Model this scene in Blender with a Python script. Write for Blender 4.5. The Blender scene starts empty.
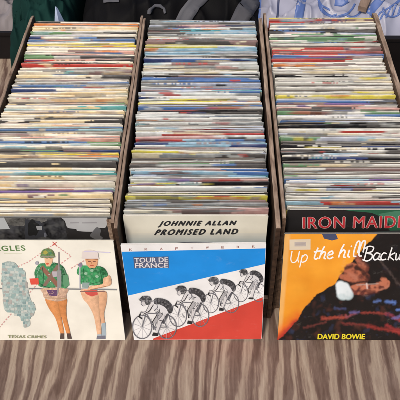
import bpy, bmesh, math, random
from mathutils import Vector, noise
from mathutils.geometry import tessellate_polygon
random.seed(7)
SC = bpy.context.scene
COL = SC.collection
R = math.radians

# ------------------------------------------------------------------ camera model
F, PX0, PY0 = 640.0, 216.0, 200.0
PITCH = R(47.15); HC = 0.797
sp, cp = math.sin(PITCH), math.cos(PITCH)
def ray(px, py):
    u = (px-PX0)/F; v = (py-PY0)/F
    return Vector((u, cp - v*sp, -(sp + v*cp)))
def at_z(px, py, z):
    d = ray(px, py); t = (z-HC)/d.z
    return Vector((0, 0, HC)) + d*t
def project(p):
    x, y, z = p[0], p[1], p[2]-HC
    zc = y*cp - z*sp
    yc = -(y*sp + z*cp)
    return PX0+F*x/zc, PY0+F*yc/zc

cam = bpy.data.cameras.new('camera'); co = bpy.data.objects.new('camera', cam); COL.objects.link(co)
co.location = (0, 0, HC); co.rotation_euler = (math.pi/2-PITCH, 0, 0)
cam.sensor_width = 36; cam.lens = 36*F/400; cam.shift_x = -16/400; cam.clip_start = .01; cam.clip_end = 500
SC.camera = co

# ------------------------------------------------------------------ light
w = bpy.data.worlds.new('World'); SC.world = w; w.use_nodes = True
nt = w.node_tree; bg = nt.nodes['Background']
sky = nt.nodes.new('ShaderNodeTexSky'); sky.sky_type = 'NISHITA'; sky.sun_disc = False
SUN_EL, SUN_AZ = 52, 205
sky.sun_elevation = R(SUN_EL); sky.sun_rotation = R(SUN_AZ)
sky.air_density = 1.0; sky.dust_density = 4.0; sky.ozone_density = .6
nt.links.new(sky.outputs[0], bg.inputs[0]); bg.inputs[1].default_value = .085
sl = bpy.data.lights.new('sun', 'SUN'); sl.energy = 1.5; sl.angle = R(10); sl.color = (1, .93, .84)
so = bpy.data.objects.new('sun', sl); COL.objects.link(so)
sd = Vector((math.sin(R(SUN_AZ))*math.cos(R(SUN_EL)), math.cos(R(SUN_AZ))*math.cos(R(SUN_EL)), math.sin(R(SUN_EL))))
so.rotation_euler = sd.to_track_quat('Z', 'Y').to_euler(); so.location = (0, -1, 3)
SC.view_settings.view_transform = 'Standard'; SC.view_settings.look = 'None'
SC.view_settings.exposure = 0.56; SC.view_settings.gamma = 1

# ------------------------------------------------------------------ materials
def newmat(name, rough=.6, spec=.3):
    m = bpy.data.materials.new(name); m.use_nodes = True
    b = m.node_tree.nodes['Principled BSDF']
    b.inputs['Roughness'].default_value = rough
    b.inputs['Specular IOR Level'].default_value = spec
    return m, m.node_tree, b
def N(t, kind, **kw):
    n = t.nodes.new('ShaderNode'+kind)
    for k, v in kw.items():
        if k in n.inputs: n.inputs[k].default_value = v
        else: setattr(n, k, v)
    return n
def coords(t, scale):
    tc = N(t, 'TexCoord'); mp = N(t, 'Mapping'); mp.inputs['Scale'].default_value = scale
    t.links.new(tc.outputs['Object'], mp.inputs['Vector']); return mp.outputs['Vector']
def ramp(t, src, stops):
    r = N(t, 'ValToRGB'); e = r.color_ramp.elements
    while len(e) < len(stops): e.new(.5)
    for i, (p, c) in enumerate(stops): e[i].position = p; e[i].color = (*c, 1)
    t.links.new(src, r.inputs[0]); return r.outputs[0]
def mixc(t, fac, a, b, mode='MIX'):
    m = t.nodes.new('ShaderNodeMix'); m.data_type = 'RGBA'; m.blend_type = mode
    for s, v in ((m.inputs[0], fac), (m.inputs[6], a), (m.inputs[7], b)):
        if hasattr(v, 'is_linked'): t.links.new(v, s)
        elif isinstance(v, (int, float)): s.default_value = v
        else: s.default_value = (*v, 1)
    return m.outputs[2]
def bump(t, b, h, strength, dist=.001):
    n = N(t, 'Bump'); n.inputs['Strength'].default_value = strength; n.inputs['Distance'].default_value = dist
    t.links.new(h, n.inputs['Height']); t.links.new(n.outputs[0], b.inputs['Normal'])

def printed(name, rough, wear, nscale):
    """printed card or paper: ink colour from the mesh's own colour layer, with scuffs and ink mottling"""
    m, t, b = newmat(name, rough, .22)
    a = N(t, 'Attribute'); a.attribute_name = 'ink'
    n1 = N(t, 'TexNoise', Scale=1.0, Detail=4.0); t.links.new(coords(t, nscale), n1.inputs['Vector'])
    mott = ramp(t, n1.outputs[0], [(.3, (.78, .77, .76)), (.6, (1, 1, 1))])
    c = mixc(t, .55, a.outputs['Color'], mott, 'MULTIPLY')
    n2 = N(t, 'TexNoise', Scale=1.0, Detail=8.0, Roughness=.7); t.links.new(coords(t, (60, 60, 90)), n2.inputs['Vector'])
    wf = ramp(t, n2.outputs[0], [(.60, (0, 0, 0)), (.78, (wear,)*3)])
    c = mixc(t, wf, c, (.62, .58, .52))
    t.links.new(c, b.inputs['Base Color'])
    rr = ramp(t, n2.outputs[0], [(.3, (rough*.8,)*3), (.7, (min(1, rough*1.35),)*3)]); t.links.new(rr, b.inputs['Roughness'])
    bump(t, b, n2.outputs[0], .25, .0006)
    return m
M_card = printed('printed_card', .45, .14, (30, 400, 300))
M_front = printed('laminated_card', .42, .10, (25, 25, 25))
M_paper = printed('inner_paper', .8, .1, (40, 300, 200))

def wood(name, base, light, sc, rough=.65):
    m, t, b = newmat(name, rough, .25)
    v = coords(t, sc)
    n1 = N(t, 'TexNoise', Scale=1.0, Detail=5.0, Roughness=.6, Distortion=.4); t.links.new(v, n1.inputs['Vector'])
    c = ramp(t, n1.outputs[0], [(.3, base), (.52, tuple((x+y)/2 for x, y in zip(base, light))), (.72, light)])
    n2 = N(t, 'TexNoise', Scale=35.0, Detail=6.0); t.links.new(coords(t, (1, 1, 1)), n2.inputs['Vector'])
    c = mixc(t, .5, c, ramp(t, n2.outputs[0], [(.3, (.55, .5, .48)), (.65, (1, 1, 1))]), 'MULTIPLY')
    t.links.new(c, b.inputs['Base Color']); bump(t, b, n1.outputs[0], .5, .001)
    return m
M_crate = wood('stained_crate_wood', (.020, .011, .007), (.085, .047, .028), (120, 8, 120))
M_crate2 = wood('pale_crate_wood', (.045, .026, .017), (.20, .125, .08), (120, 8, 120))
M_edge = wood('sawn_edge_wood', (.12, .07, .045), (.50, .37, .27), (200, 25, 200), .75)
M_stick = wood('weathered_stick_wood', (.16, .11, .08), (.3, .22, .17), (60, 10, 60), .8)

def table_wood():
    m, t, b = newmat('table_boards', .62, .3)
    tc = N(t, 'TexCoord'); sep = N(t, 'SeparateXYZ'); t.links.new(tc.outputs['Object'], sep.inputs[0])
    lo = N(t, 'TexNoise', Scale=1.0, Detail=1.5); t.links.new(coords(t, (7, 2.6, 1)), lo.inputs['Vector'])
    md = N(t, 'TexNoise', Scale=1.0, Detail=4.0); t.links.new(coords(t, (48, 9, 1)), md.inputs['Vector'])
    def mth(op, a, bb):
        n = N(t, 'Math'); n.operation = op
        for i, v in enumerate((a, bb)):
            if hasattr(v, 'is_linked'): t.links.new(v, n.inputs[i])
            else: n.inputs[i].default_value = v
        return n.outputs[0]
    ph = mth('ADD', mth('MULTIPLY', sep.outputs['X'], 262.0), mth('MULTIPLY', lo.outputs[0], 36.0))
    ph = mth('ADD', ph, mth('MULTIPLY', md.outputs[0], 6.0))
    s = mth('SINE', ph, 0.0)
    s2 = mth('SINE', mth('ADD', mth('MULTIPLY', ph, 2.63), mth('MULTIPLY', md.outputs[0], 9.0)), 0.0)
    s = mth('ADD', mth('MULTIPLY', s, .19), mth('MULTIPLY', s2, .09))
    f0 = N(t, 'TexNoise', Scale=1.0, Detail=6.0, Roughness=.75); t.links.new(coords(t, (330, 24, 1)), f0.inputs['Vector'])
    s = mth('ADD', s, mth('ADD', mth('MULTIPLY', md.outputs[0], .5), mth('MULTIPLY', f0.outputs[0], .62)))
    s = mth('ADD', s, -.075)
    c = ramp(t, s, [(.22, (.12, .073, .054)), (.46, (.20, .135, .104)), (.53, (.30, .222, .165)), (.80, (.40, .318, .24))])
    fi = N(t, 'TexNoise', Scale=1.0, Detail=6.0, Roughness=.7); t.links.new(coords(t, (420, 30, 1)), fi.inputs['Vector'])
    c = mixc(t, .7, c, ramp(t, fi.outputs[0], [(.3, (.66, .63, .62)), (.62, (1, 1, 1))]), 'MULTIPLY')
    di = N(t, 'TexNoise', Scale=22.0, Detail=8.0, Roughness=.65); t.links.new(tc.outputs['Object'], di.inputs['Vector'])
    c = mixc(t, ramp(t, di.outputs[0], [(.5, (0, 0, 0)), (.75, (.35,)*3)]), c, (.25, .185, .15))
    t.links.new(c, b.inputs['Base Color'])
    bump(t, b, fi.outputs[0], .45, .001)
    return m
M_table = table_wood()

def cloth(name, c1, c2, rough=.8, sc=300, spec=.25, bs=.3):
    m, t, b = newmat(name, rough, spec)
    n = N(t, 'TexNoise', Scale=9.0, Detail=6.0); t.links.new(coords(t, (1, 1, 1)), n.inputs['Vector'])
    t.links.new(ramp(t, n.outputs[0], [(.3, c1), (.7, c2)]), b.inputs['Base Color'])
    n2 = N(t, 'TexNoise', Scale=float(sc), Detail=2.0); t.links.new(coords(t, (1, 1, 1)), n2.inputs['Vector'])
    bump(t, b, n2.outputs[0], bs, .0006)
    return m
M_nylon = cloth('black_nylon', (.003, .003, .0035), (.007, .0065, .007), .62, 500, .06)
M_strap = cloth('grey_webbing', (.055, .055, .065), (.10, .10, .11), .7, 700)
M_green = cloth('dark_green_cloth', (.004, .018, .016), (.007, .034, .028), .85, 300, .1)
M_grey = cloth('grey_fleece', (.12, .105, .10), (.24, .215, .22), .9)
M_bplast = cloth('black_plastic', (.006, .005, .005), (.013, .010, .010), .5, 120, .2, .1)
M_leaf = cloth('pale_blue_paper', (.42, .52, .72), (.62, .70, .86), .6, 60)
M_steel = cloth('dull_metal', (.18, .18, .19), (.3, .3, .31), .35, 60, .6, .1)
M_ground = cloth('asphalt_ground', (.04, .04, .04), (.07, .068, .065), .9, 200)

# ------------------------------------------------------------------ object helpers
def tag(o, label=None, cat=None, group=None, kind=None):
    for k, v in (('label', label), ('category', cat), ('group', group), ('kind', kind)):
        if v: o[k] = v
    return o
def empty(name, loc, rz=0):
    o = bpy.data.objects.new(name, None); o.location = loc; o.rotation_euler = (0, 0, rz)
    o.empty_display_size = .02; COL.objects.link(o); return o
class MB:
    def __init__(s): s.v = []; s.f = []; s.c = []; s.m = []; s.sm = []
    def face(s, pts, col=(.5, .5, .5), mi=0, smooth=False):
        i = len(s.v); s.v += [tuple(p) for p in pts]; s.f.append(tuple(range(i, i+len(pts))))
        s.c.append(col); s.m.append(mi); s.sm.append(smooth)
    def grid(s, rows, colf, mi=0, smooth=True, closed=False):
        """rows: list of equal length point lists"""
        b = len(s.v); n = len(rows[0])
        for r in rows: s.v += [tuple(p) for p in r]
        for i in range(len(rows)-1):
            for j in range(n-1+(1 if closed else 0)):
                k = (j+1) % n
                s.f.append((b+i*n+j, b+i*n+k, b+(i+1)*n+k, b+(i+1)*n+j))
                s.c.append(colf(i, j)); s.m.append(mi); s.sm.append(smooth)
    def box(s, a, b, col=(.5,)*3, mi=0):
        x0, y0, z0 = a; x1, y1, z1 = b
        P = [(x0,y0,z0),(x1,y0,z0),(x1,y1,z0),(x0,y1,z0),(x0,y0,z1),(x1,y0,z1),(x1,y1,z1),(x0,y1,z1)]
        i = len(s.v); s.v += P
        for q in ((3,2,1,0),(4,5,6,7),(0,1,5,4),(1,2,6,5),(2,3,7,6),(3,0,4,7)):
            s.f.append(tuple(i+k for k in q)); s.c.append(col); s.m.append(mi); s.sm.append(False)
    def build(s, name, mats, parent=None, bevel=0, ink=False):
        me = bpy.data.meshes.new(name); me.from_pydata(s.v, [], s.f)
        me.polygons.foreach_set('material_index', s.m); me.polygons.foreach_set('use_smooth', s.sm)
        if ink:
            a = me.color_attributes.new('ink', 'FLOAT_COLOR', 'CORNER'); d = []
            for f, c in zip(s.f, s.c):
                if hasattr(c[0], '__len__'):
                    for q in (c[0], c[1], c[1], c[0]): d += [*q[:3], 1.0]
                else: d += [*c[:3], 1.0]*len(f)
            a.data.foreach_set('color', d)
        for m in (mats if isinstance(mats, (list, tuple)) else [mats]): me.materials.append(m)
        if bevel:
            bm = bmesh.new(); bm.from_mesh(me)
            bmesh.ops.bevel(bm, geom=bm.edges[:], offset=bevel, segments=2, affect='EDGES', profile=.6)
            bm.to_mesh(me); bm.free()
        me.update()
        o = bpy.data.objects.new(name, me); COL.objects.link(o)
        if parent: o.parent = parent
        return o

# ------------------------------------------------------------------ table and ground
g = MB(); g.face([(-60, -60, 0), (60, -60, 0), (60, 60, 0), (-60, 60, 0)]); go = g.build('ground', M_ground)
go.location = (0, 0, -.74); tag(go, kind='structure')
tb = tag(empty('wooden_table', (0, 0.75, -.74)), 'wide wooden table of bold streaky grain under the record crates', 'table')
m = MB(); m.box((-.95, -.62, .71), (.95, .85, .74)); m.build('tabletop', M_table, tb, bevel=.003)
for sx in (-1, 1):
    for sy in (-1, 1):
        cx, cy = sx*.86, .115+sy*.64
        m = MB(); m.box((cx-.03, cy-.03, 0), (cx+.03, cy+.03, .7095)); m.build('leg', M_crate2, tb, bevel=.003)
for y in (-.5, .73):
    m = MB(); m.box((-.829, y-.012, .61), (.829, y+.012, .7095)); m.build('apron', M_crate2, tb)

# ------------------------------------------------------------------ crates
ZT = .205; BACK = .983
def crate(name, label, xl, xr, front, back, tl, tr, mat, zf):
    """xl, xr: centre of the side panels; tl, tr: their thickness"""
    c = tag(empty(name, ((xl+xr)/2, front, 0)), label, 'crate', 'wooden record crates')
    cx, cy = (xl+xr)/2, front
    L = lambda x, y, z: (x-cx, y-cy, z)
    def panel(part, a, b, top_edge=True, corner=0):
        # long board with slightly uneven top, sawn top edge in its own wood
        mb = MB(); x0, y0, z0 = a; x1, y1, z1 = b
        longy = (y1-y0) > (x1-x0); n = 40
        rows = []
        for i in range(n+1):
            t = i/n
            dz = .0009*noise.noise(Vector((x0*90, t*14, 3))) - (.003 if i in (0, n) else 0)
            if longy:
                y = y0+(y1-y0)*t; wv = .0006*noise.noise(Vector((x0*50, t*9, 8)))
                rows.append([L(x0+wv, y, z0), L(x0+wv, y, z1+dz-.0007), L(x0+wv+.0007, y, z1+dz), L(x1+wv-.0007, y, z1+dz), L(x1+wv, y, z1+dz-.0007), L(x1+wv, y, z0)])
            else:
                x = x0+(x1-x0)*t
                rows.append([L(x, y0, z0), L(x, y0, z1-.0007), L(x, y0+.0007, z1), L(x, y1-.0007, z1), L(x, y1, z1-.0007), L(x, y1, z0)])
        b0 = len(mb.f)
        mb.grid(rows, lambda i, j: (0, 0, 0), 0, False, True)
        for k in range(len(mb.f)):
            if k % 6 in (1, 2, 3): mb.m[k] = 1
        mb.face(rows[0][::-1]); mb.face(rows[-1])
        o = mb.build(part, [mat, M_edge], c)
        bm = bmesh.new(); bm.from_mesh(o.data); bmesh.ops.remove_doubles(bm, verts=bm.verts, dist=1e-6)
        bmesh.ops.recalc_face_normals(bm, faces=bm.faces); bm.to_mesh(o.data); bm.free()
    panel('side_panel', (xl-tl/2, front, .001), (xl+tl/2, back, ZT))
    panel('side_panel', (xr-tr/2, front, .001), (xr+tr/2, back, ZT))
    panel('front_panel', (xl+tl/2+.0003, front+.001, .001), (xr-tr/2-.0003, front+.007, zf))
    panel('back_panel', (xl+tl/2+.0003, back-.008, .001), (xr-tr/2-.0003, back-.002, .175))
    mb = MB(); mb.box(L(xl+tl/2+.0004, front+.0075, .004), L(xr-tr/2-.0004, back-.0085, .010)); mb.build('base_panel', mat, c)
    return c, L
cL, LL = crate('wooden_crate', 'long brown wooden crate of cream and white records on the left', -.3168, -.1275, .514, BACK+.004, .0046, .0042, M_crate, .12)
cM, LM = crate('wooden_crate', 'long dark wooden crate of records standing between the other two crates', -.1225, .0760, .505, BACK-.004, .0042, .0060, M_crate, .05)
cR, LR = crate('wooden_crate', 'long wooden crate of records with thick paler right side, beside black basket', .0845, .2755, .521, BACK+.012, .0046, .0075, M_crate2, .12)
m = MB(); p = at_z(108, 222, .19)
m.box(LL(-.1365, .5225, .02), LL(-.1299, .529, .196)); m.build('corner_post', M_edge, cL, bevel=.0007)

# ------------------------------------------------------------------ record sleeves: colours read down each crate
PAL = {'w': (.80, .78, .72), 'c': (.78, .66, .44), 'k': (.018, .017, .019), 'd': (.085, .078, .074), 'g': (.34, .34, .33),
 'r': (.52, .07, .06), 'b': (.10, .20, .44), 'n': (.04, .06, .16), 's': (.33, .52, .63), 't': (.12, .42, .46), 'p': (.66, .38, .34),
 'o': (.70, .24, .07), 'y': (.78, .66, .10), 'e': (.16, .30, .16), 'v': (.17, .10, .28), 'm': (.26, .17, .16), 'l': (.55, .58, .68)}
WORD = {'w': 'white', 'c': 'cream', 'k': 'black', 'd': 'dark grey', 'g': 'grey', 'r': 'red', 'b': 'blue', 'n': 'navy', 's': 'pale blue',
 't': 'teal', 'p': 'pink', 'o': 'orange', 'y': 'yellow', 'e': 'green', 'v': 'violet', 'm': 'brown', 'l': 'lilac'}
DL = """22 kww 23.5 ooo 25 coo 27 cwc 29 ccw 31 egd 33 ggg 35 llw 37 nbk 39 bsb 40 ssl 42 lwl 44 yyy 46 wyy 47 wmw 49 wcw 51 wmp 52.5 ppr 54 wpw 56 edd 58 rdd 59.5 rpd 61 rww
63 rrr 65 rrr 67 wcc 69 gbw 71 wgm 73 wwd 75 cwd 77 wdd 79 gmg 81 pmm 83 ggb 85 bbg 87 bbw 89 nwc 91 ccc 93 ocw 95 wcw 97 wcc 99 wpw 101 wor 103 coe 105 wwt 107 sbg 109 www 111 ccc 113 ccw
115 wcw 117 wdd 119 dcd 121 wwd 123 dwg 125 www 127 wsb 129 bbs 131 dgw 133 ccg 135 mww 137 wpp 139 wwp 141 bbe 143 sse 145 sww 147 wgn 149 dkn 151 ywy 153 dyy 155 ccw 157 cwc 159 www 161 ddd 163 dww
165 cww 167 www 169 wcw 171 stt 173 ssw 175 wcw 177 ccw 179 oww 181 cww 183 www 185 www 187 cww 189 ddw 191 vvv 193 wcw 195 cmc 197 cmc 199 ccw 201 cww 203 www 205 www 207 www 209 wcw 211 www 213 cww 217 cww"""
DM = """20 gll 22 ggd 24 gwg 25.5 gpd 27 wpw 28.5 gwd 30.5 dts 32 dss 33.5 gww 35 ymg 37 cwc 38.5 wgw 40.5 mdm 42.5 ddd 44.5 yyl 45.5 yyl 47 cws 49 sss 51 ssl 53 ssg 55 lww 57 gdk 58.5 nbn 60.5 llw 62 wmw
64 gwc 66 cgw 68 ccy 70 yyc 72 wcw 73.5 wkk 75 kmg 76.5 kwb 78.5 bbb 80 gbb 82 gll 83.5 dwd 84.5 ngd 86.5 wll 88 bbb 90 lwt 91.5 wwb 93 www 95 mmg 97 gww 99 wyw 101 yyo 102.5 ycw 104 llb 106 bbe 108 nge
109.5 dkd 111 wkd 113 cwg 115 wwg 117 wdw 119 wwg 121 gpw 123 gwg 124.5 dkd 126.5 wwl 128 wlc 130 cmm 131.5 oow 133 wrr 135 rrr 137 ppw 138.5 rsb 140 ttt 142 nss 144 wsn 146 wgb 147 dmw 149 www 151 ycg
153 cgd 155 gmd 157 dkm 159 dkg 161 www 163 eed 164.5 dkd 166.5 www 168.5 wpb 171 ssb 173 wss 175 lgs 177 www 179 wrp 181 oyc 183 ykk 184.5 okd 187 www 189 www 191 dkd 193 kkk 195 yyy 197 yyy 199 yge
201 gdm 203 ggg 205 lbb 207 ssw 209 wmp 211 rmk 213 ddk 217 ddd"""
DR = """17 ycy 19 rrm 21 rmc 23 ggg 25 www 27 www 28 www 30.5 kkd 32 dkl 33.5 wew 35 wge 37 eew 39 www 41 wek 42.5 wkw 44 www 45.5 gwm 46.5 mmm 48 crm 50 rpr 52 rrr 54 rrb 55.5 brb 57 bvr 58.5 rrw 60 rww
62 www 64.5 omw 67 www 69 wcw 71 wcc 73 wwk 75 kkw 77 www 79 lww 81 wwc 83 www 85 ggw 87 www 89.5 gdc 91 wwy 93 yyb 94.5 yyy 96 dmm 98 mdm 99.5 llw 101 bbd 103 mvd 105 wpw 107 pdp 109 dwe 111 ewe
112 wss 114 bbb 115.5 llb 117 www 119.5 blw 121 www 123 kkk 125 kkd 127 mgw 129 www 131 wll 133 lww 135 wwb 137 elw 139 ssl 141 lgg 143 ddk 145 kkn 147 kmk 149 wck 151 dkd 153 ksw 155 wwg 157 knk 159 wwd
161 kkk 163 ecw 165 cmw 167 wmm 169 www 171 gww 173 www 175 lll 177 lll 179 bsv 181 lsl 183 wgw 185 pmr 187 wmw 189 wew 191 wyc 193 www 195 wwd 197 www 199 www 201 srs 203 btt 205 wnn 207 dgw 209 yww 211 ggg"""
def parse(s):
    t = s.split(); return [(float(t[i]), t[i+1]) for i in range(0, len(t), 2)]

def lerp(a, b, t): return tuple(x+(y-x)*t for x, y in zip(a, b))
def jit(c, r, a): 
    k = 1+r.uniform(-a, a); return tuple(max(.008, min(.9, x*k*(1+r.uniform(-a*.3, a*.3)))) for x in c)

NX = 76
def make_record(code, cx, d, z, wid, th, lean, yaw, roll, tint, r, label, zb=.0105, closed=False):
    """one filed record: folded card cover (open or closed top) round a paper inner sleeve"""
    root = tag(empty('record_sleeve', (cx, d, zb), yaw), label, 'record sleeve', 'record sleeves of the stall')
    hgt = z-zb; ct = .00042; hw = wid/2
    seed = r.uniform(0, 99)
    bow = r.uniform(-.0009, .0009); wavy = r.uniform(.0001, .0004)
    P = [tint(PAL[k]) for k in code]
    t1, t2 = r.uniform(.22, .42), r.uniform(.58, .8)
    sk1, sk2 = r.uniform(-.09, .09), r.uniform(-.09, .09)
    def base(u, row):
        a = t1+sk1*row; b = t2+sk2*row
        if u < a: return P[0]
        if u < b: return P[1]
        return P[2]
    def pt(u, off, dz):      # u 0..1 along the width, off: across the thickness, dz: below the top
        x = -hw+u*wid
        edge = min(u, 1-u)*wid
        pinch = min(1, .62+edge/.05)                  # the record inside makes the middle swell
        y = off*pinch + bow*math.sin(math.pi*u) + wavy*noise.noise(Vector((u*6, seed, 0)))*2
        zt = hgt + x*math.sin(roll) - (.0007*max(0, 1-edge/.002)) + .00035*noise.noise(Vector((u*11, seed, 5)))
        zz = zt-dz if dz < hgt*.8 else 0
        return (x, y - (hgt-zz)*math.tan(lean), zz)
    h = th/2
    light = sum(P[1])/3 > .3
    paper = r.random() < (.85 if light else .22)
    # art patches
    artrow = []
    drift = [[noise.noise(Vector((j*.13, row*.7, seed+9)))*.42 + noise.noise(Vector((j*.5, row*3.1, seed+19)))*.2 for j in range(NX)] for row in range(3)]
    ptype = r.random()
    pc = r.choice([PAL[k] for k in 'kkdrbwwcgndm'])
    a0 = r.uniform(.05, .6); a1 = a0+r.uniform(.12, .35)
    lum = sum(P[1])/3
    patches = []
    for _ in range(r.choice((1, 2, 3, 4, 5))):
        k_ = r.choice('wwwccglps' if lum < .3 and r.random() < .5 else ('wwwccccwwgmdso' if tint is tintL else 'wwwggddkmmlcbsnr')) if r.random() < .82 else r.choice('rboetyvn')
        patches.append((r.random(), r.uniform(.02, .2)*r.choice((.5, 1, 1.3)), r.uniform(-.6, 2.6), r.uniform(.5, 1.1), tint(PAL[k_]), r.uniform(.5, 1), r.uniform(-.06, .06)))
    for row in range(3):
        cols = []
        for j in range(NX):
            u = (j+.5)/NX
            c = base(u+r.uniform(-.012, .012), row)
            for pc_, pl_, pr_, ph_, col_, op_, sl_ in patches:
                q_ = ((u-pc_-sl_*row)/pl_)**2*.8 + ((row-pr_)/ph_)**2*.5
                if q_ < 1: c = lerp(c, col_, op_*min(1, (1-q_)*2.5))
            if ptype < .30 and a0 < u < a1 and row == 0:
                if r.random() < .55: c = lerp(c, pc, .75)          # a title line
            elif ptype > .86 and a0 < u < a1:
                c = lerp(c, pc, .6)                                   # a picture block
            c = lerp(c, PAL['d'] if drift[row][j] < 0 else PAL['w'], min(.5, abs(drift[row][j]))*(1 if sum(c) > .8 else .22))
            cols.append(jit(c, r, .035))
        artrow.append(cols+[cols[-1]])
    us = [j/NX for j in range(NX+1)]
    mb = MB()
    dark = not light
    if closed:
        prof = [(-h, 9), (-h, .014), (-h, .006), (-h, .0022), (-h*.8, .0004), (-h*.3, 0), (h*.3, 0), (h*.8, .0004), (h, .0025), (h, 9)]
    else:
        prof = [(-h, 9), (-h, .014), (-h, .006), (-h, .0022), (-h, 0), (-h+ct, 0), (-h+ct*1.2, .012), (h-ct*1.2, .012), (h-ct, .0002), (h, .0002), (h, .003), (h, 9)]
    rows = [[pt(u, o, dz) for u in us] for o, dz in prof]
    ek = r.choice((.1, .3, .3, .6)) if light else r.choice((.03, .08, .15))
    edgec = [lerp(artrow[0][j], PAL['w'], ek) for j in range(NX+1)]
    def colf(i, j): return (colq(i, j), colq(i, j+1))
    def colq(i, j):
        if i == 0: return artrow[2][j]
        if i == 1: return artrow[2][j]
        if i == 2: return artrow[1][j]
        if closed:
            if i <= 3: return artrow[0][j]
            if i <= 6: return edgec[j] if i == 5 else artrow[0][j]
            return artrow[0][j]
        if i == 3: return artrow[0][j]
        if i in (4, 8): return edgec[j]
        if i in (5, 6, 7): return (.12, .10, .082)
        return artrow[0][j]
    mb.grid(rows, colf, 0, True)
    for e in (0, -1):
        pts = [rw[e] for rw in rows]
        n = len(pts)
        for i in range(n//2-1):
            mb.face([pts[i], pts[i+1], pts[n-2-i], pts[n-1-i]], artrow[1][e])
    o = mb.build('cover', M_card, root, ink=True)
    if not closed:
        ih = min(.00042, h-ct*1.5); io = r.uniform(-.6, .6)*(h-ct-ih); rise = r.uniform(-.0022, .0008)
        pcx = jit(lerp((.80, .77, .70), P[1], .15 if paper else .8), r, .06)
        if not paper and r.random() < .4: pcx = (.03, .03, .03)
        mb = MB()
        s0 = r.uniform(.01, .03)
        iu = [s0+(1-2*s0)*u for u in us]
        pr = [(io-ih, .05), (io-ih, -rise), (io-ih*.3, -rise-.0002), (io+ih*.3, -rise-.0001), (io+ih, -rise), (io+ih, .05)]
        mb.grid([[pt(u, o_, dz) for u in iu] for o_, dz in pr], lambda i, j: jit(pcx, random, .04), 0, True)
        mb.build('inner_sleeve', M_paper, root, ink=True)
    return root

def tintL(c):   # aged, warmer stock in the left crate, its brighter light put into the colour
    return c if max(c) < .3 else (min(.86, c[0]*1.06), c[1]*1.01, c[2]*.90)
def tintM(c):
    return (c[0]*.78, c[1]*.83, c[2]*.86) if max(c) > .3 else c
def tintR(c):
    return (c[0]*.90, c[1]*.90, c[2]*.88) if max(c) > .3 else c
def row_to_d(py, z): return at_z(216, py, z).y
ORD = lambda n: '%d%s' % (n, 'th' if 10 <= n % 100 <= 20 else {1: 'st', 2: 'nd', 3: 'rd'}.get(n % 10, 'th'))
def describe(code):
    a, b, c = (WORD[k] for k in code)
    if a == b == c: return a+' sleeve'
    if a == b: return f'{a} sleeve, {c} at right'
    if b == c: return f'{b} sleeve, {a} at left'
    if a == c: return f'{a} sleeve with {b} middle'
    return f'{a}, {b} and {c} sleeve'
def fill(data, where, landmark, xc, y_front, y_back, n, seed, tint, wid=.1785, back_up=0):
    r = random.Random(seed); keys = parse(data)
    z0 = .1995
    d0, d1 = row_to_d(y_front, z0), row_to_d(y_back, z0)
    pos = [0]
    for i in range(n-1): pos.append(pos[-1]+r.choice((.62, .8, .95, 1.1, 1.35))*r.uniform(.9, 1.1))
    sc = (d1-d0)/pos[-1]; pos = [d0+p*sc for p in pos]
    shift = 0.0; leanv = R(2)
    for i, d in enumerate(pos):
        shift = max(-.002, min(.002, shift+r.uniform(-.001, .001)))
        if i % 9 == 0: shift = r.uniform(-.002, .002)
        z = z0 + r.uniform(-.0029, .0021) + (.003 if r.random() < .05 else 0)
        _, py = project((xc, d, z))
        code = min(keys, key=lambda k: abs(k[0]-py))[1]
        gap = pos[i+1]-d if i+1 < n else sc
        th = min(.0034, max(.0016, gap*r.uniform(.45, .72)))
        lean = R(-3.0) + R(1.2)*math.sin(i*.11+seed)
        yaw = R(r.gauss(0, .26)); roll = R(max(-1.5, min(1.5, r.gauss(0, .66))))
        w_ = wid + r.uniform(-.003, .001) - (r.uniform(.002, .006) if r.random() < .12 else 0)
        x = xc + max(-.0035, min(.0035, shift))
        lab = f'{describe(code)}, {ORD(i+1)} behind {landmark}'
        make_record(code, x, d, z, w_, th, lean, max(-R(.5), min(R(.5), yaw)), roll, tint, r, lab, closed=r.random() < .3)
fill(DL, 'left', 'black sleeve in left crate', -.2213, 212.5, 22.3, 98, 11, tintL)
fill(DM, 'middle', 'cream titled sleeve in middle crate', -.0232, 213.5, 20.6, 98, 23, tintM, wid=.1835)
fill(DR, 'right', 'red lettered sleeve in right crate', .1797, 209, 17.6, 98, 37, tintR, wid=.1805)

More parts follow.
